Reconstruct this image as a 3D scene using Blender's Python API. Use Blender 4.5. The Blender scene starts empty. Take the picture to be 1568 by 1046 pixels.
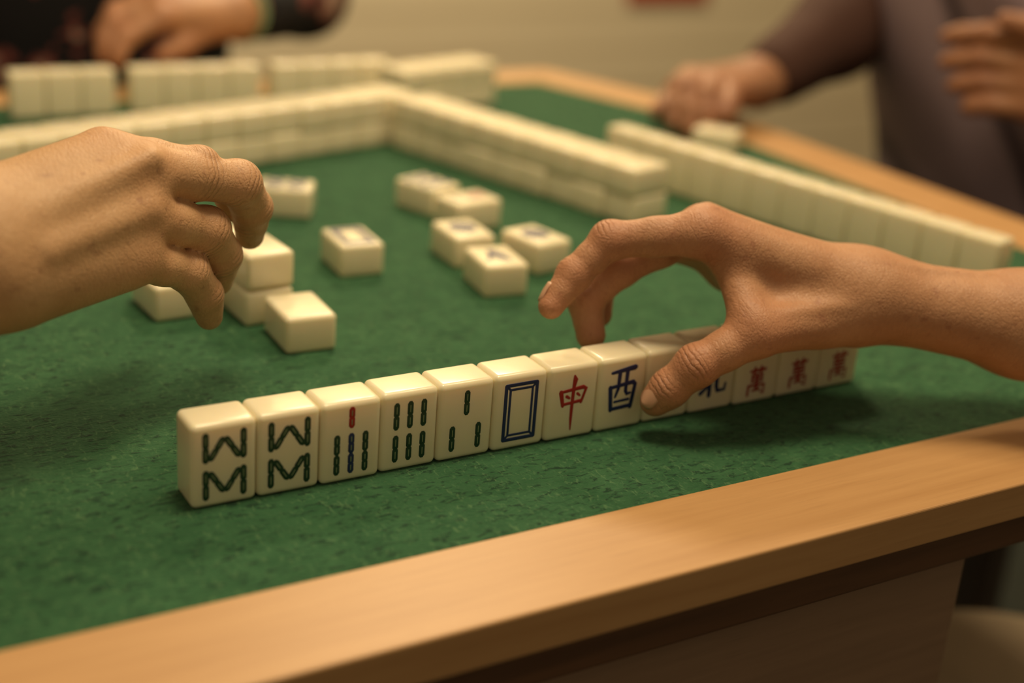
import bpy, math, random
import numpy as np
from mathutils import Vector, Matrix
random.seed(4); np.random.seed(4)
T=0.75
SC=bpy.context.scene
def link(o,parent=None):
    SC.collection.objects.link(o)
    if parent: o.parent=parent
    return o
def empty(name,loc=(0,0,0)):
    e=bpy.data.objects.new(name,None); e.location=loc; e.empty_display_size=.02; return link(e)
# ---------------------------------------------------------------- materials
def newmat(name):
    m=bpy.data.materials.new(name); m.use_nodes=True
    nt=m.node_tree; b=nt.nodes['Principled BSDF']
    return m,nt,b
def N(nt,typ,**k):
    n=nt.nodes.new(typ)
    for a,v in k.items():
        if a.startswith('i_'):
            n.inputs[a[2:].replace('_',' ')].default_value=v
        else: setattr(n,a,v)
    return n
def ramp(nt,stops,src,interp='LINEAR'):
    r=nt.nodes.new('ShaderNodeValToRGB'); r.color_ramp.interpolation=interp
    e=r.color_ramp.elements
    while len(e)<len(stops): e.new(.5)
    for i,(p,c) in enumerate(stops):
        e[i].position=p; e[i].color=(c if len(c)==4 else (*c,1))
    nt.links.new(src,r.inputs[0]); return r
def coords(nt,scale=(1,1,1),rot=(0,0,0),kind='Object'):
    tc=nt.nodes.new('ShaderNodeTexCoord'); mp=nt.nodes.new('ShaderNodeMapping')
    mp.inputs['Scale'].default_value=scale; mp.inputs['Rotation'].default_value=rot
    nt.links.new(tc.outputs[kind],mp.inputs[0]); return mp.outputs[0]
def noise(nt,co,scale,detail=4,rough=.55,dist=0):
    n=nt.nodes.new('ShaderNodeTexNoise'); n.inputs['Scale'].default_value=scale
    n.inputs['Detail'].default_value=detail; n.inputs['Roughness'].default_value=rough
    n.inputs['Distortion'].default_value=dist
    nt.links.new(co,n.inputs['Vector']); return n.outputs[0]
def mix(nt,f,a,b,mode='MIX'):
    m=nt.nodes.new('ShaderNodeMix'); m.data_type='RGBA'; m.blend_type=mode
    for s,v in ((m.inputs[0],f),(m.inputs[6],a),(m.inputs[7],b)):
        if hasattr(v,'node'): nt.links.new(v,s)
        else: s.default_value=(v if isinstance(v,(int,float)) else (*v,1))
    return m.outputs[2]
def mth(nt,op,a,b=None):
    m=nt.nodes.new('ShaderNodeMath'); m.operation=op
    for s,v in ((m.inputs[0],a),(m.inputs[1],b)):
        if v is None: continue
        if hasattr(v,'node'): nt.links.new(v,s)
        else: s.default_value=v
    return m.outputs[0]
def bump(nt,b,h,strength=.3,dist=.001,prev=None):
    n=nt.nodes.new('ShaderNodeBump'); n.inputs['Strength'].default_value=strength; n.inputs['Distance'].default_value=dist
    nt.links.new(h,n.inputs['Height'])
    if prev: nt.links.new(prev,n.inputs['Normal'])
    nt.links.new(n.outputs[0],b.inputs['Normal']); return n.outputs[0]
def simple(name,col,rough=.5,var=.12,scale=30,spec=.5):
    m,nt,b=newmat(name); co=coords(nt)
    f=noise(nt,co,scale)
    c2=tuple(x*(1-var*2) for x in col)
    nt.links.new(mix(nt,f,col,c2),b.inputs['Base Color']); b.inputs['Roughness'].default_value=rough
    b.inputs['Specular IOR Level'].default_value=spec
    return m
def mat_tile():
    m,nt,b=newmat('tile_ivory'); co=coords(nt)
    f=noise(nt,co,60,3)
    nt.links.new(mix(nt,f,(.86,.785,.57),(.80,.715,.50)),b.inputs['Base Color'])
    b.inputs['Roughness'].default_value=.25; b.inputs['Coat Weight'].default_value=.2
    b.inputs['Subsurface Weight'].default_value=.4; b.inputs['Subsurface Radius'].default_value=(1,.75,.35)
    b.inputs['Subsurface Scale'].default_value=.007
    bump(nt,b,noise(nt,co,250,3),.04,.0005)
    return m
def mat_felt():
    m,nt,b=newmat('green_felt'); co=coords(nt,(1,1,1))
    co2=coords(nt,(1,2.6,1),(0,0,.5)); co3=coords(nt,(2.4,1,1),(0,0,.25))
    big=noise(nt,co,9,4); med=noise(nt,co,70,5,.65)
    fl=noise(nt,co2,150,4,.6,.8); fl2=noise(nt,co3,190,4,.6,1.0)
    c=mix(nt,big,(.028,.104,.042),(.040,.130,.054))
    c=mix(nt,ramp(nt,[(.35,(0,0,0)),(.65,(1,1,1))],med).outputs[0],c,(.020,.086,.034))
    c=mix(nt,ramp(nt,[(.54,(0,0,0)),(.64,(1,1,1))],fl).outputs[0],c,(.008,.040,.018))
    c=mix(nt,ramp(nt,[(.56,(0,0,0)),(.69,(.75,.75,.75))],fl2).outputs[0],c,(.082,.18,.078))
    nt.links.new(c,b.inputs['Base Color']); b.inputs['Roughness'].default_value=.9
    b.inputs['Specular IOR Level'].default_value=.15
    b.inputs['Sheen Weight'].default_value=.1
    n1=bump(nt,b,fl,.7,.0016); bump(nt,b,noise(nt,co,600,4),.55,.0010,n1)
    return m
def mat_wood(name,ang,c1=(.55,.315,.130),c2=(.47,.255,.098),rough=.45):
    m,nt,b=newmat(name); co=coords(nt,(1.2,26,26),(0,0,-ang))
    g=noise(nt,co,5,6,.6,.4); co2=coords(nt,(6,120,120),(0,0,-ang)); fine=noise(nt,co2,6,3)
    c=mix(nt,ramp(nt,[(.3,(0,0,0)),(.7,(1,1,1))],g).outputs[0],c1,c2)
    c=mix(nt,ramp(nt,[(.55,(0,0,0)),(.8,(.25,.25,.25))],fine).outputs[0],c,tuple(x*.6 for x in c2))
    nt.links.new(c,b.inputs['Base Color']); b.inputs['Roughness'].default_value=rough
    b.inputs['Coat Weight'].default_value=.1; b.inputs['Coat Roughness'].default_value=.35
    bump(nt,b,fine,.08,.0005)
    return m
def mat_skin(name,ca,cb,cred,wr=1.0):
    m,nt,b=newmat(name); co=coords(nt)
    at=N(nt,'ShaderNodeAttribute',attribute_name='red'); cr=N(nt,'ShaderNodeAttribute',attribute_name='crease'); cu=N(nt,'ShaderNodeAttribute',attribute_name='cu')
    c=mix(nt,ramp(nt,[(.35,(0,0,0)),(.65,(1,1,1))],noise(nt,co,38,4)).outputs[0],ca,cb)
    c=mix(nt,mth(nt,'MULTIPLY',at.outputs['Fac'],.6),c,cred)
    sp=noise(nt,co,150,2,.5)
    c=mix(nt,ramp(nt,[(.64,(0,0,0)),(.75,(.42,.42,.42))],sp).outputs[0],c,tuple(x*.55 for x in cred))
    nw=noise(nt,co,120,2)
    ph=mth(nt,'ADD',mth(nt,'MULTIPLY',cu.outputs['Fac'],1.15),mth(nt,'MULTIPLY',nw,4.5))
    sn=mth(nt,'POWER',mth(nt,'ABSOLUTE',mth(nt,'SINE',ph)),.5)
    wv=mth(nt,'MULTIPLY',mth(nt,'SUBTRACT',sn,1.0),cr.outputs['Fac'])
    dk=mth(nt,'MULTIPLY',wv,-.34)
    c=mix(nt,dk,c,tuple(x*.5 for x in cred))
    b.inputs['Roughness'].default_value=.5; b.inputs['Specular IOR Level'].default_value=.38
    b.inputs['Subsurface Weight'].default_value=.08; b.inputs['Subsurface Radius'].default_value=(1,.35,.15); b.inputs['Subsurface Scale'].default_value=.003
    cw=coords(nt,(1,1,1)); dn=N(nt,'ShaderNodeTexNoise'); dn.inputs['Scale'].default_value=90; nt.links.new(cw,dn.inputs['Vector'])
    vm=N(nt,'ShaderNodeVectorMath',operation='MULTIPLY_ADD'); nt.links.new(dn.outputs['Color'],vm.inputs[0]); vm.inputs[1].default_value=(.006,)*3; nt.links.new(cw,vm.inputs[2])
    hs=[]
    def cell(scale,strd,rot,lo_,prev,st):
        mp=N(nt,'ShaderNodeMapping'); mp.inputs['Scale'].default_value=strd; mp.inputs['Rotation'].default_value=rot; nt.links.new(vm.outputs[0],mp.inputs[0])
        vo=N(nt,'ShaderNodeTexVoronoi',feature='DISTANCE_TO_EDGE'); vo.inputs['Scale'].default_value=scale
        nt.links.new(mp.outputs[0],vo.inputs['Vector'])
        h_=ramp(nt,[(0,(0,0,0)),(lo_,(1,1,1))],vo.outputs['Distance']).outputs[0]; hs.append(h_)
        return bump(nt,b,h_,st*wr,.0003,prev)
    n1=cell(560,(.8,1.2,1),(0,0,0),.28,None,.30)
    n1=cell(230,(2.6,.7,.8),(0,.5,.4),.16,n1,.34)
    n2=bump(nt,b,noise(nt,co,85,3),.32*wr,.0018,n1)
    bump(nt,b,wv,.6,.0009,n2)
    c=mix(nt,mth(nt,'MULTIPLY',mth(nt,'SUBTRACT',1.0,hs[1]),.10*wr),c,tuple(x*.5 for x in cred))
    nt.links.new(c,b.inputs['Base Color'])
    return m
TILE=mat_tile(); FELT=mat_felt()
GREEN=simple('paint_green',(.008,.042,.018),.4); BLUE=simple('paint_blue',(.010,.022,.11),.4); RED=simple('paint_red',(.40,.014,.012),.4)
CORE=simple('paint_core',(.22,.28,.15),.4)
# ---------------------------------------------------------------- mesh helpers
def mesh_obj(name,V,Fc,mat,parent=None,smooth=False):
    me=bpy.data.meshes.new(name); me.from_pydata([tuple(v) for v in V],[],[tuple(f) for f in Fc]); me.update()
    if smooth: me.shade_smooth()
    if mat: me.materials.append(mat)
    return link(bpy.data.objects.new(name,me),parent)
def box(name,lo,hi,mat,parent=None,bev=.002,seg=2):
    x0,y0,z0=lo;x1,y1,z1=hi
    V=[(x0,y0,z0),(x1,y0,z0),(x1,y1,z0),(x0,y1,z0),(x0,y0,z1),(x1,y0,z1),(x1,y1,z1),(x0,y1,z1)]
    Fc=[(0,3,2,1),(4,5,6,7),(0,1,5,4),(1,2,6,5),(2,3,7,6),(3,0,4,7)]
    o=mesh_obj(name,V,Fc,mat,parent)
    if bev:
        md=o.modifiers.new('b','BEVEL'); md.width=bev; md.segments=seg
    return o
def prism(name,poly,z0,z1,mat,parent=None,bev=.002):
    n=len(poly); V=[(x,y,z0) for x,y in poly]+[(x,y,z1) for x,y in poly]
    Fc=[tuple(range(n))[::-1],tuple(range(n,2*n))]+[(i,(i+1)%n,(i+1)%n+n,i+n) for i in range(n)]
    o=mesh_obj(name,V,Fc,mat,parent)
    if bev:
        md=o.modifiers.new('b','BEVEL'); md.width=bev; md.segments=3
    return o
# ---------------------------------------------------------------- camera
th=math.radians(21.6);a=math.radians(57.8)
h=Vector((math.cos(a),math.sin(a),0));R0=Vector((math.sin(a),-math.cos(a),0))
Fw=h*math.cos(th)-Vector((0,0,1))*math.sin(th);U0=R0.cross(Fw)
X=R0*.9969+U0*.079;Up=U0*.9969-R0*.079
cam=bpy.data.cameras.new('camera');cam.lens=50;cam.sensor_width=36;cam.clip_start=.01
co=link(bpy.data.objects.new('camera',cam))
M=Matrix((X,Up,-Fw)).transposed().to_4x4(); M.translation=Vector((-.1758,-.527,.304+T)); co.matrix_world=M
cam.dof.use_dof=True;cam.dof.focus_distance=.672;cam.dof.aperture_fstop=3.0
SC.camera=co
# ---------------------------------------------------------------- tiles
import bmesh
def tile_template():
    bm=bmesh.new(); bmesh.ops.create_cube(bm,size=1)
    for v in bm.verts: v.co=Vector((v.co.x*.0296,v.co.y*.0398,v.co.z*.0215))
    bmesh.ops.bevel(bm,geom=bm.edges[:],offset=.0029,segments=5,profile=.5,affect='EDGES')
    me=bpy.data.meshes.new('tile_mesh'); bm.to_mesh(me); bm.free(); me.materials.append(TILE); me.shade_smooth(); return me
TM=tile_template()
tv=np.array([v.co[:] for v in TM.vertices]); tf=[tuple(p.vertices) for p in TM.polygons]
def stroke_obj(name,splines,mat,parent,z):
    cu=bpy.data.curves.new(name,'CURVE'); cu.dimensions='3D'; cu.bevel_depth=1.0; cu.bevel_resolution=2; cu.use_fill_caps=True
    for pts in splines:
        pts=[(p[0]*.001,p[1]*.001,p[2]*.0005) for p in pts]
        (x0,y0,r0),(x1,y1,_)=pts[0],pts[1]
        L=math.hypot(x1-x0,y1-y0) or 1; e0=(x0-(x1-x0)/L*r0*.8,y0-(y1-y0)/L*r0*.8,r0*.45)
        (xa,ya,ra),(xb,yb,_)=pts[-1],pts[-2]
        L=math.hypot(xa-xb,ya-yb) or 1; e1=(xa+(xa-xb)/L*ra*.8,ya+(ya-yb)/L*ra*.8,ra*.45)
        pts=[e0]+pts+[e1]
        sp=cu.splines.new('POLY'); sp.points.add(len(pts)-1)
        for q,p in zip(sp.points,pts): q.co=(p[0],p[1],0,1); q.radius=p[2]
    cu.materials.append(mat)
    o=link(bpy.data.objects.new(name,cu),parent); o.location=(0,0,z); o.scale=(1,1,.12); return o
def rect(x,y,w):
    return [[(-x,y,w),(x,y,w)],[(-x,-y,w),(x,-y,w)],[(-x,-y,w),(-x,y,w)],[(x,-y,w),(x,y,w)]]
def sticks(lst):
    out={};
    for u1,v1,u2,v2,m in lst:
        out.setdefault(m,[])
        n=max(2,int(math.hypot(u2-u1,v2-v1)/6+.6)); 
        for i in range(n):
            a0=(i+.10)/n;a1=(i+.90)/n
            p=(u1+(u2-u1)*a0,v1+(v2-v1)*a0);q=(u1+(u2-u1)*a1,v1+(v2-v1)*a1)
            out[m].append([(*p,3.0),(*q,3.0)])
            b0=(i+.24)/n;b1=(i+.76)/n
            p=(u1+(u2-u1)*b0,v1+(v2-v1)*b0);q=(u1+(u2-u1)*b1,v1+(v2-v1)*b1)
            out.setdefault('core',[]).append([(*p,.5),(*q,.5)])
    return out
g,bl,rd='g','b','r'
def fat(L,k,s=1.0,dy=0): return [[(x*s,y*s+dy,w*k) for x,y,w in q] for q in L]
def wan(num):
    W=[[(-6,1,1.2),(6,1.6,1.5)],[(-2.6,3.4,1.3),(-2.8,-.6,1)],[(2.6,3.6,1.3),(2.6,-.4,1)],
       [(-4,-1.6,1.2),(4.2,-1.6,1.2),(4.2,-6.5,1.2),(-4,-6.5,1.2),(-4,-1.6,1.2)],[(-4,-4,1),(4,-4,1)],[(0,-1.6,1.2),(0,-12,1.5)],
       [(-6.5,-9,1.2),(6.5,-9,1.4),(6.5,-15,1.4),(4,-14,.8)],[(-6.5,-9,1.2),(-6.5,-15.5,1.2)],[(-3,-12.5,1),(3,-12,1.2)]]
    if num==0: B=[]
    elif num==1: B=[[(-6,11,1.6),(6,11.6,2)]]
    elif num==2: B=[[(-4,14,1.5),(4,14.4,1.8)],[(-6,8,1.6),(6,8.4,2)]]
    else: B=[[(-4,16,1.5),(4,16.3,1.8)],[(-3,12,1.5),(3,12.2,1.6)],[(-6,8,1.6),(6,8.3,2)]]
    d={'r':fat(W,1.35,.84,-2)}
    if B: d['b']=fat(B,1.3)
    return d
G={
 'b8':sticks([(-8.5,2.2,-8.5,15.6,g),(8.5,2.2,8.5,15.6,g),(-6.5,3.2,-.6,12.6,g),(6.5,3.2,.6,12.6,g),
              (-8.5,-15.6,-8.5,-2.2,g),(8.5,-15.6,8.5,-2.2,g),(-6.5,-3.2,-.6,-12.6,g),(6.5,-3.2,.6,-12.6,g)]),
 'b7':sticks([(0,7.6,0,16.6,rd)]+[(u,v,u,v+8.6,(bl if u==0 else g)) for u in(-7,0,7) for v in(-5,-15)]),
 'b6':sticks([(u,v,u,v+12.6,g) for u in(-7,0,7) for v in(1.8,-14.6)]),
 'b3':sticks([(0,3.5,0,15,g),(-7,-14.5,-7,-2.5,g),(7,-14.5,7,-2.5,g)]),
 'wd':{'b':rect(8.6,14.4,1.9)+rect(6.2,12,1.3)+[[(sx*8.6,sy*14.4,1.2),(sx*6.2,sy*12,1.2)] for sx in(-1,1) for sy in(-1,1)]},
 'wd_bold':{'b':rect(9,14.8,3.0)+rect(6.2,12,1.3)},
 'rd':{'r':[[(-7,6.3,2.6),(-5.4,-1.4,1.9)],[(-7,6.2,1.6),(5.8,7.4,2.4),(7.6,6.4,2.2),(5.2,-.8,1.6)],[(-5.2,-.6,1.7),(5.2,.2,1.9)],[(.2,14.2,1.2),(.9,12,3.0),(.3,8,2),(0,-2,2.0),(0,-9,1.7),(.2,-15,.8)],[(-3.6,3.6,1.8),(-1.8,2.4,1.4)],[(2.6,4.4,1.6),(4.2,3,1.2)]]},
 'west':{'b':fat([[(-7,12,1.6),(7,13.4,2.8)],[(-7.4,4.2,2.2),(-6,-8.5,2.1)],[(-7.2,4,1.7),(6.4,5.4,2.4),(7.8,4.0,2.2),(6,-8.4,2.1)],[(-6,-8,1.8),(6,-7.4,2)],
      [(-2.2,12,2.2),(-2.4,3,1.9),(-4,-1.6,1.2)],[(2.4,12.2,2.2),(2.2,1,1.9),(3.2,-.8,1.8),(5.2,-.4,1.3)],[(-4.2,-4.2,1.2),(4.5,-3.8,1.4)]],1.15)},
 'north':{'b':fat([[(-2.2,11,1.8),(-2,-11,1.6)],[(-7.5,4,1.6),(-2.4,4.8,1.4)],[(-8,-9,1.6),(-2.4,-4.6,1.2)],[(2.2,12,1.8),(2.4,-6,1.6),(3.4,-8.8,1.6),(8,-8.6,1.4),(8.4,-5,1)],[(2.6,2,1.3),(7.6,6.6,1.5)]],1.6)},
 'w0':wan(0),'w1':wan(1),'w2':wan(2),'w3':wan(3),
 'bird':{'b':[[(-1,10,4),(0,2,9),(3,-5,7),(5,-10,3)],[(0,2,4),(-6,-3,3),(-8,-9,2)]]},
 'c4':{'b':[[(5*math.cos(t)+cx,5*math.sin(t)+cy,3.2) for t in np.linspace(0,2*math.pi,14)] for cx in(-6.2,6.2) for cy in(-8,8)]},
 'c1':{'b':[[(7*math.cos(t),7*math.sin(t)+1,5) for t in np.linspace(0,2*math.pi,16)],[(-2,1,5),(2,1,5)]]},
 'blank':{}}
MM={'g':GREEN,'b':BLUE,'r':RED,'core':CORE}
def tile(x,y,z,rot,glyph='blank',stand=False,flip=0):
    o=link(bpy.data.objects.new('mahjong_tile',TM))
    if stand:
        o.matrix_world=Matrix.Translation((x,y,T+z+.0199))@Matrix.Rotation(rot,4,'Z')@Matrix.Rotation(math.pi/2,4,'X')
    else:
        o.matrix_world=Matrix.Translation((x,y,T+z+.01075))@Matrix.Rotation(rot+flip,4,'Z')
    for k,s in G[glyph].items():
        stroke_obj('glyph_'+k,s,MM[k],o,.01075+(.00022 if k=='core' else .00003))
    return o
def tiles_joined(name,mats):
    V=[];Fc=[];n=0
    t4=np.c_[tv,np.ones(len(tv))]
    for m in mats:
        V.append((t4@np.array(m).T)[:,:3]); Fc+= [tuple(i+n for i in f) for f in tf]; n+=len(tv)
    return mesh_obj(name,np.concatenate(V),Fc,TILE,None,True)
# near hand row
seq=['b8','b8','b7','b6','b3','wd','rd','west','w0','north','w0','w2','w1']
for i,gk in enumerate(seq):
    tile(.0150+i*.0298,.011+random.uniform(-.0005,.0005),0,random.uniform(-.004,.004),gk,True)
r=math.radians
tile(.205,.398,0,r(60),'c4'); tile(.200,.273,0,r(-4),'wd_bold'); tile(.309,.377,0,r(18),'c4'); tile(.318,.331,0,r(98),'w1')
tile(.278,.266,0,r(-3),'c1'); tile(.2705,.2085,0,r(-8),'bird'); tile(.319,.239,0,r(10),'c1')
tile(.1195,.167,0,r(-3)); tile(.1120,.2145,0,r(2)); tile(.1120,.2145,.0217,r(4)); tile(.0985,.2555,0,r(3)); tile(.0975,.256,.0217,r(6)); tile(.0665,.238,0,r(3))
def RM(x,y,z,ang,stand=False):
    m=Matrix.Translation((x,y,T+z))@Matrix.Rotation(ang,4,'Z')
    return m@Matrix.Rotation(math.pi/2,4,'X') if stand else m
def wall(name,p0,ang,s0,n,side):
    d=Vector((math.cos(ang),math.sin(ang)));pn=Vector((-d.y,d.x))*side;ms=[]
    for i in range(n):
        for l in(0,1):
            j=random.uniform(-.0008,.0008)
            c=Vector(p0)+d*(s0+.015+i*.0302)+pn*(.0205+j)
            ms.append(RM(c.x,c.y,.0108+l*.0217,ang+random.uniform(-.02,.02)*0.4))
    return tiles_joined(name,ms)
wall('mahjong_tile_wall',(.3635,.558),r(14),-.483,17,1)
wall('mahjong_tile_wall',(.364,.5525),r(-74.8),0,9,1)
wall('mahjong_tile_wall',(.541,.676),r(14),-.121,4,1)
def srow(name,p0,ang,offs,side):
    d=Vector((math.cos(ang),math.sin(ang)));pn=Vector((-d.y,d.x))*side
    return tiles_joined(name,[RM(*(Vector(p0)+d*(s+.015)+pn*.011),.0201,ang,True) for s in offs])
srow('mahjong_tile_row',(.003,.714),0,[-.045+.0]+[.081+.0302*i for i in range(3)]+[.185+.0302*i for i in range(4)]+[.318+.0302*i for i in range(4)],1)
srow('mahjong_tile_row',(.504,.431),math.atan2(-.976,.217),[.0302*i for i in range(12)],1)
tile(.650,.462,0,r(35),'blank')
# ---------------------------------------------------------------- table
table=empty('mahjong_table',(0,0,0))
O=[(-.19,-.13),(.764,-.13),(.764,.62),(.69,.825),(-.19,.825)]
I=[(-.13,-.073),(.70,-.073),(.70,.60),(.645,.765),(-.13,.765)]
for i in range(5):
    j=(i+1)%5; an=math.atan2(O[j][1]-O[i][1],O[j][0]-O[i][0])
    wd=mat_wood('rail_wood_%d'%i,an)
    prism('rail_%d'%(i+1),[O[i],O[j],I[j],I[i]],T-.019,T+.0012,wd,table,.0012)
prism('felt_top',I,T-.012,T,FELT,table,0)
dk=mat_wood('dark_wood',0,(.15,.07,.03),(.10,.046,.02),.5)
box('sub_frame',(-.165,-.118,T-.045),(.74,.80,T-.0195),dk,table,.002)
box('pedestal_panel',(-.02,-.100,.02),(.386,.60,T-.0455),mat_wood('panel_wood',math.pi/2,(.32,.20,.12),(.26,.16,.095),.5),table,.003)
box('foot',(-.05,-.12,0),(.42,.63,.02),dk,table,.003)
# ---------------------------------------------------------------- SDF modelling
def A(p): return np.array(p,dtype=np.float32)
class Field:
    def __init__(s,lo,hi,hh):
        s.h=hh; s.lo=A(lo); n=[int((hi[i]-lo[i])/hh)+2 for i in range(3)]
        s.ax=[(lo[i]+np.arange(n[i])*hh).astype(np.float32) for i in range(3)]
        s.D=np.full(n,1.0,np.float32)
    def sub(s,lo,hi):
        sl=[]
        for i in range(3):
            a0=max(0,int((lo[i]-s.lo[i])/s.h)-1);a1=min(len(s.ax[i]),int((hi[i]-s.lo[i])/s.h)+3); sl.append(slice(a0,max(a0,a1)))
        g=np.meshgrid(*[s.ax[i][sl[i]] for i in range(3)],indexing='ij',sparse=True)
        return tuple(sl),g
    def new(s):
        f=Field.__new__(Field); f.h=s.h;f.lo=s.lo;f.ax=s.ax;f.D=np.full(s.D.shape,1.0,np.float32); return f
def smin(a,b,k):
    hh=np.maximum(k-np.abs(a-b),0)/k
    return np.minimum(a,b)-hh*hh*k*.25
def cone(f,a,b,r1,r2,k=.006):
    a=A(a);b=A(b);R=max(r1,r2)+k+.006
    sl,(x,y,z)=f.sub(np.minimum(a,b)-R,np.maximum(a,b)+R)
    ba=b-a;L=float(ba@ba) or 1e-9
    t=np.clip(((x-a[0])*ba[0]+(y-a[1])*ba[1]+(z-a[2])*ba[2])/L,0,1)
    d=np.sqrt((x-a[0]-t*ba[0])**2+(y-a[1]-t*ba[1])**2+(z-a[2]-t*ba[2])**2)-(r1+(r2-r1)*t)
    f.D[sl]=smin(f.D[sl],d,k)
def ell(f,c,ax,rad,k=.006):
    c=A(c); R=max(rad)+k+.006; sl,(x,y,z)=f.sub(c-R,c+R)
    ax=[Vector(v).normalized() for v in ax]
    p=[((x-c[0])*v.x+(y-c[1])*v.y+(z-c[2])*v.z) for v in ax]
    k0=np.sqrt(sum((p[i]/rad[i])**2 for i in range(3)))+1e-6; k1=np.sqrt(sum((p[i]/rad[i]**2)**2 for i in range(3)))+1e-6
    f.D[sl]=smin(f.D[sl],k0*(k0-1)/k1,k)
def nets(f):
    D=f.D; ins=D<0; n=D.shape
    offs=[(i,j,k) for i in(0,1) for j in(0,1) for k in(0,1)]
    s=np.zeros([q-1 for q in n],np.int8)
    for i,j,k in offs: s+=ins[i:n[0]-1+i,j:n[1]-1+j,k:n[2]-1+k]
    idx=np.argwhere((s>0)&(s<8)); vid=np.full(s.shape,-1,np.int32); vid[tuple(idx.T)]=np.arange(len(idx))
    val={o:D[idx[:,0]+o[0],idx[:,1]+o[1],idx[:,2]+o[2]] for o in offs}
    acc=np.zeros((len(idx),3));cnt=np.zeros(len(idx))
    for o in offs:
        for ax in range(3):
            if o[ax]: continue
            p=list(o);p[ax]=1;p=tuple(p);va=val[o];vb=val[p];m=(va<0)!=(vb<0)
            t=va[m]/(va[m]-vb[m]); q=np.tile(np.array(o,float),(m.sum(),1)); q[:,ax]+=t
            acc[m]+=q;cnt[m]+=1
    V=(idx+acc/cnt[:,None])*f.h+f.lo
    Fs=[]
    for ax in range(3):
        b,c=[(1,2),(2,0),(0,1)][ax]
        sa=[slice(1,-1)]*3; sa[ax]=slice(0,-1); sb=list(sa); sb[ax]=slice(1,None)
        i0=ins[tuple(sa)];i1=ins[tuple(sb)]
        e=np.argwhere(i0!=i1); 
        for q in range(3):
            if q!=ax: e[:,q]+=1
        st=ins[tuple(e.T)]
        def cell(db,dc):
            w=e.copy(); w[:,b]-=db; w[:,c]-=dc; return vid[tuple(w.T)]
        Q=np.stack([cell(1,1),cell(0,1),cell(0,0),cell(1,0)],1)
        Q[~st]=Q[~st][:,::-1]; Fs.append(Q)
    Fs=np.concatenate(Fs); Fs=Fs[(Fs>=0).all(1)]
    return V,Fs
def field_mesh(name,f,mat,parent,smooth_it=3,joints=None,segs=None):
    V,Fs=nets(f)
    me=bpy.data.meshes.new(name)
    me.vertices.add(len(V)); me.vertices.foreach_set('co',V.astype(np.float32).ravel())
    me.loops.add(Fs.size); me.loops.foreach_set('vertex_index',Fs.astype(np.int32).ravel())
    me.polygons.add(len(Fs)); me.polygons.foreach_set('loop_start',np.arange(0,Fs.size,4,dtype=np.int32))
    me.update(calc_edges=True); me.validate(); me.shade_smooth(); me.materials.append(mat)
    if joints is not None:
        red=np.zeros(len(V));cr=np.zeros(len(V));cu=np.zeros(len(V))
        for (p,axis,rr,dorsal,wr,cw) in joints:
            d=V-np.array(p); dist=np.linalg.norm(d,axis=1); al=d@np.array(axis); dn=d@np.array(dorsal)
            red=np.maximum(red,np.exp(-(dist/(rr*1.7))**2*1.1)*wr)
            w=np.exp(-(al/.0055)**2)*np.clip(dn/rr*1.5,0,1)*(dist<rr*2.2)*cw
            m=w>cr; cr[m]=w[m]; cu[m]=al[m]*1000
        for nme,arr in(('red',red),('crease',cr),('cu',cu)):
            at=me.attributes.new(nme,'FLOAT','POINT'); at.data.foreach_set('value',arr.astype(np.float32))
    o=link(bpy.data.objects.new(name,me),parent)
    if smooth_it:
        md=o.modifiers.new('s','SMOOTH'); md.factor=.5; md.iterations=smooth_it
    return o
def unit(v): 
    v=Vector(v); return v.normalized()
def build_hand(name,parent,mat,lo,hi,hh,palm,fingers,extra=None,dorsal=(0,0,1),k_web=.008,waist=.93):
    base=Field(lo,hi,hh)
    for p in palm:
        if p[0]=='ell': ell(base,*p[1:])
        else: cone(base,*p)
    fin=Field.new(base); fin.D=base.D.copy(); joints=[]
    for ch in fingers:
        f=base.new()
        for (p,r1),(q,r2) in zip(ch[:-1],ch[1:]):
            md=tuple((Vector(p)+Vector(q))/2); rm=(r1+r2)/2*waist
            cone(f,p,md,r1,rm,.004); cone(f,md,q,rm,r2,.004)
        for n_,(p,r1) in enumerate(ch[1:-1]): 
            ell(f,p,[(1,0,0),(0,1,0),(0,0,1)],(r1*1.05,)*3,.003)
        fin.D=np.minimum(fin.D,smin(f.D,base.D,k_web))
        for i,(p,r1) in enumerate(ch[:-1]):
            nx=Vector(ch[i+1][0])-Vector(p); pv=(Vector(p)-Vector(ch[i-1][0])) if i else nx
            ax=(nx.normalized()+pv.normalized()).normalized()
            if i: dr=(pv.normalized()-nx.normalized())
            else: dr=Vector(dorsal)
            if dr.length<.15: dr=Vector(dorsal)
            dr=(dr-ax*dr.dot(ax)).normalized()
            joints.append((p,ax,r1,dr,.8 if i else .7,1.0 if i else .15))
        joints.append((ch[-1][0],ax,ch[-1][1],dr,.9,0))
    if extra:
        for p in extra: cone(fin,*p)
    return field_mesh(name,fin,mat,parent,3,joints)
def nail(name,parent,mat,c,nrm,along,l,w,t=.0016):
    nrm=unit(nrm);along=Vector(along);along=(along-nrm*along.dot(nrm)).normalized();s=along.cross(nrm)
    V=[];Fc=[];n=12;m=9
    for i in range(m):
        u=-1+2*i/(m-1)
        for j in range(n):
            v=-1+2*j/(n-1)
            hw=w*(1-.18*max(0,u)**2-.25*max(0,-u)**3) * (math.sqrt(max(0,1-max(0,u)**6*.6)))
            V.append(Vector(c)+along*(u*l)+s*(v*hw)+nrm*(t*(1-1.5*v*v)-.0004*u*u))
    for i in range(m-1):
        for j in range(n-1): Fc.append((i*n+j,i*n+j+1,(i+1)*n+j+1,(i+1)*n+j))
    o=mesh_obj(name,V,Fc,mat,parent,True); md=o.modifiers.new('s','SOLIDIFY'); md.thickness=.0006; return o
def mm(*p): return (p[0]/1000,p[1]/1000,p[2]/1000+T)
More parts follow.
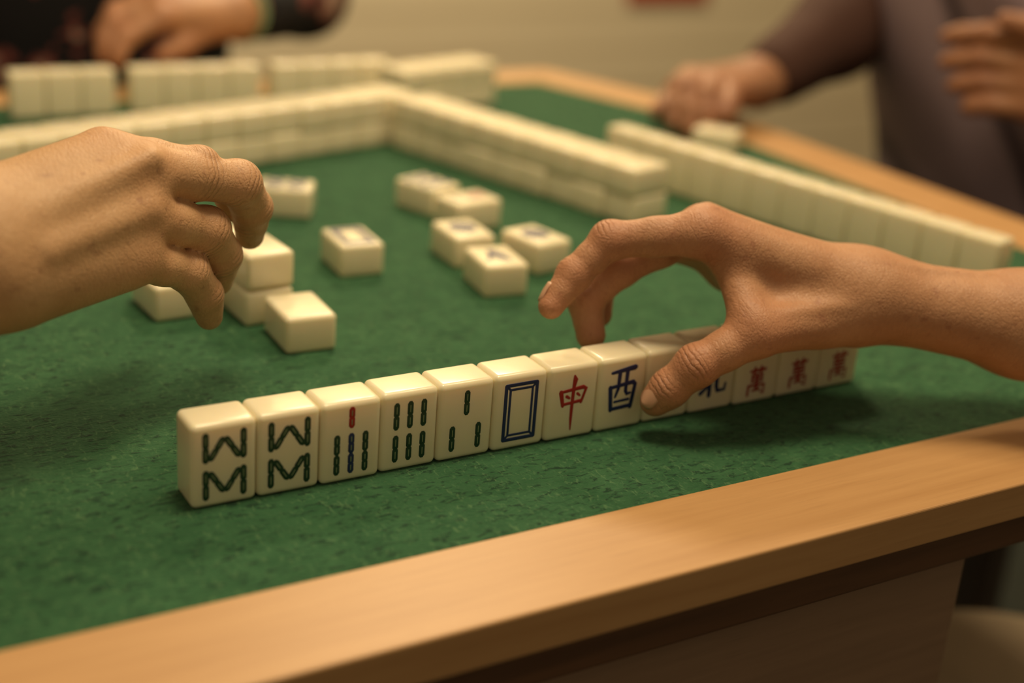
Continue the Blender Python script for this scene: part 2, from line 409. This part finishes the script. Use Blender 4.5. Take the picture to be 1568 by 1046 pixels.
SK1=mat_skin('skin_tan',(.52,.285,.155),(.44,.225,.115),(.48,.175,.10),1.0)
SK2=mat_skin('skin_light',(.60,.375,.20),(.53,.315,.16),(.54,.255,.135),.85)
SK3=mat_skin('skin_far',(.48,.25,.12),(.40,.20,.10),(.42,.15,.08),.3)
SK4=mat_skin('skin_dark',(.36,.18,.09),(.30,.14,.075),(.32,.12,.06),.3)
m,nt,b=newmat('nail'); nt.links.new(mix(nt,noise(nt,coords(nt),200),(.58,.34,.22),(.52,.29,.18)),b.inputs['Base Color']); b.inputs['Roughness'].default_value=.3; NAIL=m
# ---- right hand (near)
rh=empty('human_hand',(0,0,0))
iM=mm(267,6,98.5);mM=mm(281,23,94);rM=mm(291,40,84);pM=mm(300,54,74)
palm=[(mm(348,-33,70),iM,.0165,.0120,.012),(mm(350,-26,69),mM,.0165,.0125,.012),(mm(354,-18,66),rM,.0165,.012,.014),(mm(358,-12,62),pM,.0155,.011,.014),
      (mm(350,-36,67),mm(424,-82,60),.0185,.0225,.02),(mm(358,-16,64),mm(432,-64,54),.0175,.0215,.02),
      (mm(424,-82,60),mm(600,-190,52),.0225,.032,.02),(mm(432,-64,54),mm(610,-175,48),.0215,.030,.02),
      (mm(338,-34,60),mm(280,-31,57),.0150,.0118,.012),
      (mm(322,-24,58),mm(296,-13,66),.014,.0095,.012),
      (mm(282,0,84),mm(277,-23,66),.0080,.0085,.012),
      (mm(330,-8,58),mm(302,14,68),.014,.010,.014),
      (mm(345,2,56),mm(312,34,64),.013,.010,.014)]
fing=[[(iM,.0120),(mm(229,31,90.5),.0094),(mm(211,34,73),.0082),(mm(197,31,59),.0066)],
      [(mM,.0115),(mm(244,41,71),.0098),(mm(227,44,54),.0088),(mm(226,35,38),.0078)],
      [(rM,.0110),(mm(262,60,66),.0088),(mm(245,59,54),.0080),(mm(241,50,42),.0068)],
      [(pM,.0100),(mm(284,70,70),.0078),(mm(266,72,64),.0070),(mm(257,66,55),.0058)],
      [(mm(278,-31,56),.0118),(mm(250,-23,40),.0102),(mm(240,-17,27),.0090),(mm(235,-13,19),.0076)]]
ext=[(mm(335,-24,86),mm(272,7,109.5),.0022,.0026,.004),(mm(338,-12,84),mm(285,24,104),.002,.0024,.005),(mm(400,-62,82),mm(340,-34,87),.002,.002,.005),
     (mm(330,-44,70),mm(288,-34,66),.0022,.002,.005),(mm(345,-47,76),mm(300,-14,88),.0016,.0016,.003),(mm(318,-22,88),mm(290,6,98),.0014,.0014,.003),
     (mm(375,-66,72),mm(345,-47,76),.0018,.0016,.003)]
build_hand('hand_and_forearm',rh,SK1,(.17,-.25,T+.005),(.66,.095,T+.128),.0013,palm,fing,ext,(-.1,-.1,1),.006,.90)
nail('thumb_nail',rh,NAIL,mm(229.6,-16.0,24.5),(-.88,-.14,.42),(-.25,.3,-.9),.0066,.0054)
nail('index_nail',rh,NAIL,mm(196.0,36.0,65.0),(-.62,.74,.32),(-.62,-.1,-.75),.0055,.0042)
# ---- left hand (near)
lh=empty('human_hand',(0,0,0))
iM=mm(-4,108,131);mM=mm(12,97,125);rM=mm(8,90,106.5);pM=mm(3,85,88)
palm=[(mm(-70,82,113),iM,.017,.0115,.018),(mm(-68,76,108),mM,.018,.0125,.016),(mm(-66,70,100),rM,.0195,.0122,.016),(mm(-64,69,89),pM,.018,.0112,.016),
      (mm(-50,76,84),mm(-4,86,86),.017,.011,.014),
      (mm(-70,78,106),mm(-180,66,104),.020,.026,.02),(mm(-70,72,93),mm(-180,54,90),.021,.026,.02),
      (mm(-180,66,104),mm(-340,40,95),.026,.034,.02),(mm(-180,54,90),mm(-340,30,85),.026,.034,.02),
      (mm(-55,96,106),mm(-12,118,106),.016,.013,.014)]
fing=[[(iM,.0112),(mm(41,106,122),.0092),(mm(60,122,108),.0080),(mm(67,132,92),.0068)],
      [(mM,.0122),(mm(60,105,113),.0104),(mm(72,118,96),.0092),(mm(75,129,78),.0074)],
      [(rM,.0120),(mm(43,102,92),.0106),(mm(54,112,75),.0092),(mm(56,122,58),.0074)],
      [(pM,.0110),(mm(32,97,74),.0094),(mm(42,103,59),.0082),(mm(46,108,45),.0068)],
      [(mm(-10,118,104),.012),(mm(20,138,90),.0105),(mm(40,152,72),.0080)]]
ext=[(mm(-45,68,117),mm(12,86,134),.0016,.0022,.010),(mm(-42,58,104),mm(8,79,112),.0014,.0020,.010)]
build_hand('hand_and_forearm',lh,SK2,(-.385,-.02,T+.03),(.1,.175,T+.165),.0013,palm,fing,ext,(0,-.75,.6),.0035,.95)
# ---------------------------------------------------------------- seated people
def generic_hand(name,parent,mat,wr,Ms,Ps,Ts,th,arm,hh=.003,rs=1.0):
    pts=[Vector(p) for p in [wr]+Ms+Ps+Ts+th+[q for q,_ in arm]]
    lo=[min(p[i] for p in pts)-.07 for i in range(3)];hi=[max(p[i] for p in pts)+.07 for i in range(3)]
    wr=Vector(wr); across=(Vector(Ms[3])-Vector(Ms[0])).normalized()
    palm=[((wr+across*(-.015+.01*i))[:],Ms[i],.017,.012,.014) for i in range(4)]
    q=wr; rr=.021
    for p,r_ in arm: palm.append((q[:],p,rr,r_,.02)); q=Vector(p); rr=r_
    palm.append((wr[:],th[0],.016,.012,.014))
    fingers=[]
    for i in range(4):
        P=Vector(Ps[i]);Tp=Vector(Ts[i]); mid=(P+Tp)/2+(P-Vector(Ms[i])).normalized()*.004
        fingers.append([(Ms[i],.0115),(P[:],.0095),(mid[:],.0085),(Tp[:],.0072)])
    fingers.append([(th[0],.012),(th[1],.0105),(th[2],.008)])
    return build_hand(name,parent,mat,lo,hi,hh,palm,fingers)
def body(parent,cloth,skin,hair,pants,pel,chest,neck,head,face,shL,elL,wrL,shR,elR,wrR,knL,knR,ftL,ftR,sleeve):
    up=(0,0,1); side=unit(Vector(shL)-Vector(shR)); fw=unit(face)
    f=Field([min(pel[0],elL[0],elR[0],wrL[0],wrR[0],shL[0],shR[0])-.22,min(pel[1],elL[1],elR[1],wrL[1],wrR[1],shL[1],shR[1])-.22,pel[2]-.2],
            [max(pel[0],elL[0],elR[0],wrL[0],wrR[0],shL[0],shR[0])+.22,max(pel[1],elL[1],elR[1],wrL[1],wrR[1],shL[1],shR[1])+.22,neck[2]+.05],.008)
    ell(f,pel,[side,fw,up],(.19,.13,.13),.06); ell(f,((Vector(pel)+Vector(chest))/2)[:],[side,fw,up],(.19,.13,.2),.08)
    ell(f,chest,[side,fw,up],(.195,.13,.19),.08)
    cone(f,shL,shR,.06,.06,.06); cone(f,(Vector(neck)-Vector((0,0,.04)))[:],chest,.06,.1,.04)
    for s,e,w in((shL,elL,wrL),(shR,elR,wrR)):
        if s is shR and sleeve=='left_only': continue
        cone(f,s,e,.058,.049,.03)
        if sleeve is True: cone(f,e,w,.049,.034,.02)
    o=field_mesh('shirt',f,cloth,parent,4)
    hd=Vector(head); f=Field((hd-Vector((.14,.14,.25)))[:],(hd+Vector((.14,.14,.16)))[:],.005)
    ell(f,head,[side,fw,up],(.074,.092,.108),.02); ell(f,(hd+fw*.035-Vector((0,0,.055)))[:],[side,fw,up],(.052,.055,.06),.03)
    cone(f,(hd-Vector((0,0,.06)))[:],(Vector(neck)-Vector((0,0,.05)))[:],.052,.058,.02)
    cone(f,(hd+fw*.09+Vector((0,0,.01)))[:],(hd+fw*.108-Vector((0,0,.025)))[:],.009,.014,.012)
    for sgn in(-1,1):
        ell(f,(hd+side*sgn*.076-Vector((0,0,.01)))[:],[side,fw,up],(.01,.018,.03),.008)
        ell(f,(hd+side*sgn*.03+fw*.086+Vector((0,0,.022)))[:],[side,fw,up],(.02,.01,.008),.01)
    cone(f,(hd+fw*.087+side*.022-Vector((0,0,.058)))[:],(hd+fw*.087-side*.022-Vector((0,0,.058)))[:],.007,.007,.006)
    field_mesh('head',f,skin,parent,2)
    for sgn in(-1,1):
        c=hd+side*sgn*.03+fw*.088+Vector((0,0,.008)); 
        bm=bmesh.new(); bmesh.ops.create_uvsphere(bm,u_segments=12,v_segments=8,radius=.011)
        me=bpy.data.meshes.new('eye'); bm.to_mesh(me); bm.free(); me.materials.append(simple('eye_dark',(.05,.03,.02),.2)); e=link(bpy.data.objects.new('eye',me),parent); e.location=c
    f=Field((hd-Vector((.14,.14,.16)))[:],(hd+Vector((.14,.14,.16)))[:],.006)
    ell(f,(hd-fw*.018+Vector((0,0,.022)))[:],[side,fw,up],(.083,.092,.105),.01); ell(f,(hd-fw*.045-Vector((0,0,.04)))[:],[side,fw,up],(.075,.06,.07),.03)
    field_mesh('hair',f,hair,parent,2)
    ks=[Vector(p) for p in(pel,knL,knR,ftL,ftR)]
    f=Field([min(p[i] for p in ks)-.2 for i in range(3)],[max(p[i] for p in ks)+.2 for i in range(3)],.010)
    ell(f,pel,[side,fw,up],(.17,.13,.10),.05)
    for kn,ft,sg in((knL,ftL,1),(knR,ftR,-1)):
        cone(f,(Vector(pel)+side*sg*.08)[:],kn,.085,.06,.04); cone(f,kn,ft,.058,.04,.03)
        cone(f,ft,(Vector(ft)+fw*.13-Vector((0,0,.005)))[:],.038,.032,.02)
    field_mesh('trousers_and_shoes',f,pants,parent,3)
def mat_floral():
    m,nt,b=newmat('black_floral_cloth'); co=coords(nt,(1,1,1),(.3,.2,.1))
    v=N(nt,'ShaderNodeTexVoronoi'); v.inputs['Scale'].default_value=13; nt.links.new(co,v.inputs['Vector'])
    nz=noise(nt,co,70,3)
    d=mth(nt,'ADD',v.outputs['Distance'],mth(nt,'MULTIPLY',nz,.8))
    c=mix(nt,ramp(nt,[(.74,(1,1,1)),(.78,(0,0,0))],d).outputs[0],(.007,.007,.009),(.26,.07,.055))
    c=mix(nt,ramp(nt,[(.62,(1,1,1)),(.66,(0,0,0))],d).outputs[0],c,(.46,.34,.25))
    nt.links.new(c,b.inputs['Base Color']); b.inputs['Roughness'].default_value=.8; return m
def mat_vest():
    m,nt,b=newmat('mauve_quilt_cloth'); co=coords(nt,(1,1,1),(.5,.3,.6))
    w=N(nt,'ShaderNodeTexWave'); w.inputs['Scale'].default_value=4.2; w.inputs['Distortion'].default_value=1.5; nt.links.new(co,w.inputs['Vector'])
    c=mix(nt,ramp(nt,[(0,(1,1,1)),(.15,(0,0,0))],w.outputs[0]).outputs[0],(.28,.205,.23),(.08,.055,.065))
    nt.links.new(c,b.inputs['Base Color']); b.inputs['Roughness'].default_value=.75
    bump(nt,b,w.outputs[0],.8,.015); return m
HAIR=simple('hair_dark',(.02,.015,.012),.5,.2,120); PANT=simple('trouser_cloth',(.02,.025,.028),.85)
FL=mat_floral(); VE=mat_vest()
p1=empty('seated_person')
body(p1,FL,SK3,HAIR,PANT,(.24,1.16,.60),(.24,1.10,.93),(.24,1.09,1.19),(.24,1.05,1.33),(.02,-1,-.1),
     (.04,1.11,1.10),(-.02,1.02,T+.05),(.06,.93,T-.06),(.44,1.11,1.10),(.47,1.00,T+.06),(.375,.895,T+.06),
     (.15,.83,.58),(.36,.83,.58),(.14,.85,.06),(.37,.85,.06),True)
generic_hand('folded_hand',p1,SK3,mm(335,858,62),[mm(262,868,80),mm(255,850,84),mm(250,832,78),mm(248,816,66)],
   [mm(222,868,66),mm(212,848,66),mm(206,828,60),mm(212,808,50)],[mm(205,858,40),mm(196,838,36),mm(192,818,32),mm(200,800,30)],
   [mm(300,835,52),mm(270,815,40),mm(245,805,34)],[(mm(378,898,62),.026)])
generic_hand('lap_hand',p1,SK3,mm(75,915,-65),[mm(125,900,-75),mm(126,885,-80),mm(122,870,-85),mm(112,858,-90)],
   [mm(150,888,-95),mm(150,870,-98),mm(142,856,-100),mm(130,848,-102)],[mm(158,875,-115),mm(156,862,-118),mm(146,850,-118),mm(132,846,-118)],
   [mm(100,880,-90),mm(120,868,-105),mm(135,862,-112)],[(mm(58,932,-60),.028)])
def torus(name,c,axis,R,r_,mat,parent):
    q=Vector((0,0,1)).rotation_difference(Vector(axis).normalized()); V=[];Fc=[];n=36;m=10
    for i in range(n):
        a_=2*math.pi*i/n
        for j in range(m):
            b_=2*math.pi*j/m; p=Vector(((R+r_*math.cos(b_))*math.cos(a_),(R+r_*math.cos(b_))*math.sin(a_),r_*math.sin(b_)))
            V.append(Vector(c)+q@p); Fc.append((i*m+j,((i+1)%n)*m+j,((i+1)%n)*m+(j+1)%m,i*m+(j+1)%m))
    return mesh_obj(name,V,Fc,mat,parent,True)
torus('jade_bracelet',mm(345,867,62),(.73,.68,0),.028,.004,simple('jade',(.25,.38,.22),.2),p1)
p2=empty('seated_person')
body(p2,VE,SK4,HAIR,PANT,(1.12,.46,.60),(1.03,.475,.93),(1.04,.47,1.19),(1.00,.47,1.33),(-1,.02,-.1),
     (1.06,.28,1.10),(1.00,.16,T+.08),(.93,.22,T+.05),(1.06,.66,1.12),(1.06,.68,T+.22),(.90,.585,T+.10),
     (.83,.37,.58),(.83,.55,.58),(.84,.37,.06),(.84,.55,.06),'left_only')
generic_hand('reaching_hand',p2,SK4,mm(780,572,34),[mm(704,582,40),mm(699,560,42),mm(703,540,42),mm(710,522,38)],
   [mm(664,548,42),mm(663,528,44),mm(671,508,42),mm(686,494,34)],[mm(640,516,14),mm(646,500,11),mm(657,488,11),mm(676,488,24)],
   [mm(738,592,30),mm(694,592,24),mm(654,562,14)],[(mm(890,592,74),.036),(mm(1050,640,190),.040)])
f=Field((.72,.49,T-.04),(1.2,.80,T+.45),.005)
cone(f,mm(815,578,46),mm(905,596,80),.036,.046,.01); cone(f,mm(905,596,80),mm(1050,655,195),.048,.062,.02); cone(f,mm(1050,655,195),mm(1065,655,350),.062,.064,.02)
field_mesh('sleeve',f,simple('sleeve_brown',(.065,.024,.014),.85),p2,3)
generic_hand('raised_hand',p2,SK4,mm(905,250,90),[mm(890,330,118),mm(886,326,98),mm(884,320,80),mm(884,312,62)],
   [mm(868,368,120),mm(864,366,98),mm(864,358,78),mm(866,345,60)],[mm(852,398,112),mm(850,392,90),mm(852,380,70),mm(856,362,54)],
   [mm(890,285,120),mm(872,320,134),mm(862,345,136)],[(mm(985,165,78),.042)])
def stool(x,y,r_=.16,c=(.42,.33,.2)):
    e=empty('stool',(x,y,0)); n=32; sm=simple('stool_seat_mat',c,.5); 
    prof=[(0,.452),(r_*.85,.452),(r_*.97,.446),(r_,.435),(r_,.418),(r_*.96,.41),(0,.41)]
    V=[];Fc=[]
    for (rr,zz) in prof:
        for i in range(n): V.append((rr*math.cos(2*math.pi*i/n),rr*math.sin(2*math.pi*i/n),zz))
    for k in range(len(prof)-1):
        for i in range(n): Fc.append((k*n+i,k*n+(i+1)%n,(k+1)*n+(i+1)%n,(k+1)*n+i))
    mesh_obj('seat',V,Fc,sm,e,True)
    for i in range(4):
        an=math.pi/4+i*math.pi/2; cx,cy=r_*.72*math.cos(an),r_*.72*math.sin(an)
        box('leg_%d'%(i+1),(cx-.014,cy-.014,0),(cx+.014,cy+.014,.412),sm,e,.003)
stool(.24,1.17,.16,(.05,.035,.025)); stool(1.14,.46,.16,(.05,.035,.025)); stool(.635,.0,.145,(.55,.43,.28))
# ---------------------------------------------------------------- room
def mat_panel():
    m,nt,b=newmat('beige_panel'); co=coords(nt)
    sep=N(nt,'ShaderNodeSeparateXYZ'); nt.links.new(co,sep.inputs[0])
    fr=mth(nt,'FRACT',mth(nt,'MULTIPLY',sep.outputs[2],11))
    c=mix(nt,ramp(nt,[(0,(1,1,1)),(.08,(1,1,1)),(.20,(0,0,0))],fr).outputs[0],(.80,.70,.50),(.52,.43,.28))
    c=mix(nt,noise(nt,coords(nt,(1,1,12)),3),c,(.72,.62,.42))
    nt.links.new(c,b.inputs['Base Color']); b.inputs['Roughness'].default_value=.6; return m
PAN=mat_panel()
box('wall_back',(-2.6,2.30,0),(3.2,2.40,2.6),PAN,None,0)
box('wall_right',(3.1,-2.2,0),(3.2,2.30,2.6),simple('wall_paint',(.45,.36,.22),.8),None,0)
box('floor',(-2.6,-2.2,-.05),(3.2,2.40,0),simple('floor_dark',(.012,.024,.024),.45,.2,6),None,0)
box('red_wall_poster',(1.85,2.292,T-.175),(2.09,2.2999,T+.2),simple('red_paper',(.5,.06,.03),.6),None,.001)
# ---------------------------------------------------------------- lights
def area(name,loc,size,en,col,target):
    l=bpy.data.lights.new(name,'AREA'); l.shape='DISK'; l.size=size; l.energy=en; l.color=col
    o=link(bpy.data.objects.new(name,l)); o.location=loc
    o.rotation_euler=(Vector(target)-Vector(loc)).to_track_quat('-Z','Y').to_euler(); return o
LC=(1,.78,.49)
area('back_wall_fill',(.22,.06,T+1.25),.36,10.4,LC,(.2,.2,T))
area('back_wall_fill',(.75,.02,T+1.3),.32,4.6,LC,(.4,.2,T))
area('back_wall_fill',(1.1,1.7,T+1.6),.5,44,LC,(1.1,2.2,.4))  # added fill light to brighten the back wall, not a real fixture
w=bpy.data.worlds.new('world'); SC.world=w; w.use_nodes=True
nt=w.node_tree; bg=nt.nodes['Background']; bg.inputs[0].default_value=(1,.77,.48,1)
tc=N(nt,'ShaderNodeTexCoord'); sp=N(nt,'ShaderNodeSeparateXYZ'); nt.links.new(tc.outputs['Generated'],sp.inputs[0])
mr=N(nt,'ShaderNodeMapRange'); nt.links.new(sp.outputs[2],mr.inputs[0])
mr.inputs[1].default_value=-.2; mr.inputs[2].default_value=.7; mr.inputs[3].default_value=.10; mr.inputs[4].default_value=.34
nt.links.new(mr.outputs[0],bg.inputs[1])
SC.view_settings.view_transform='Standard'
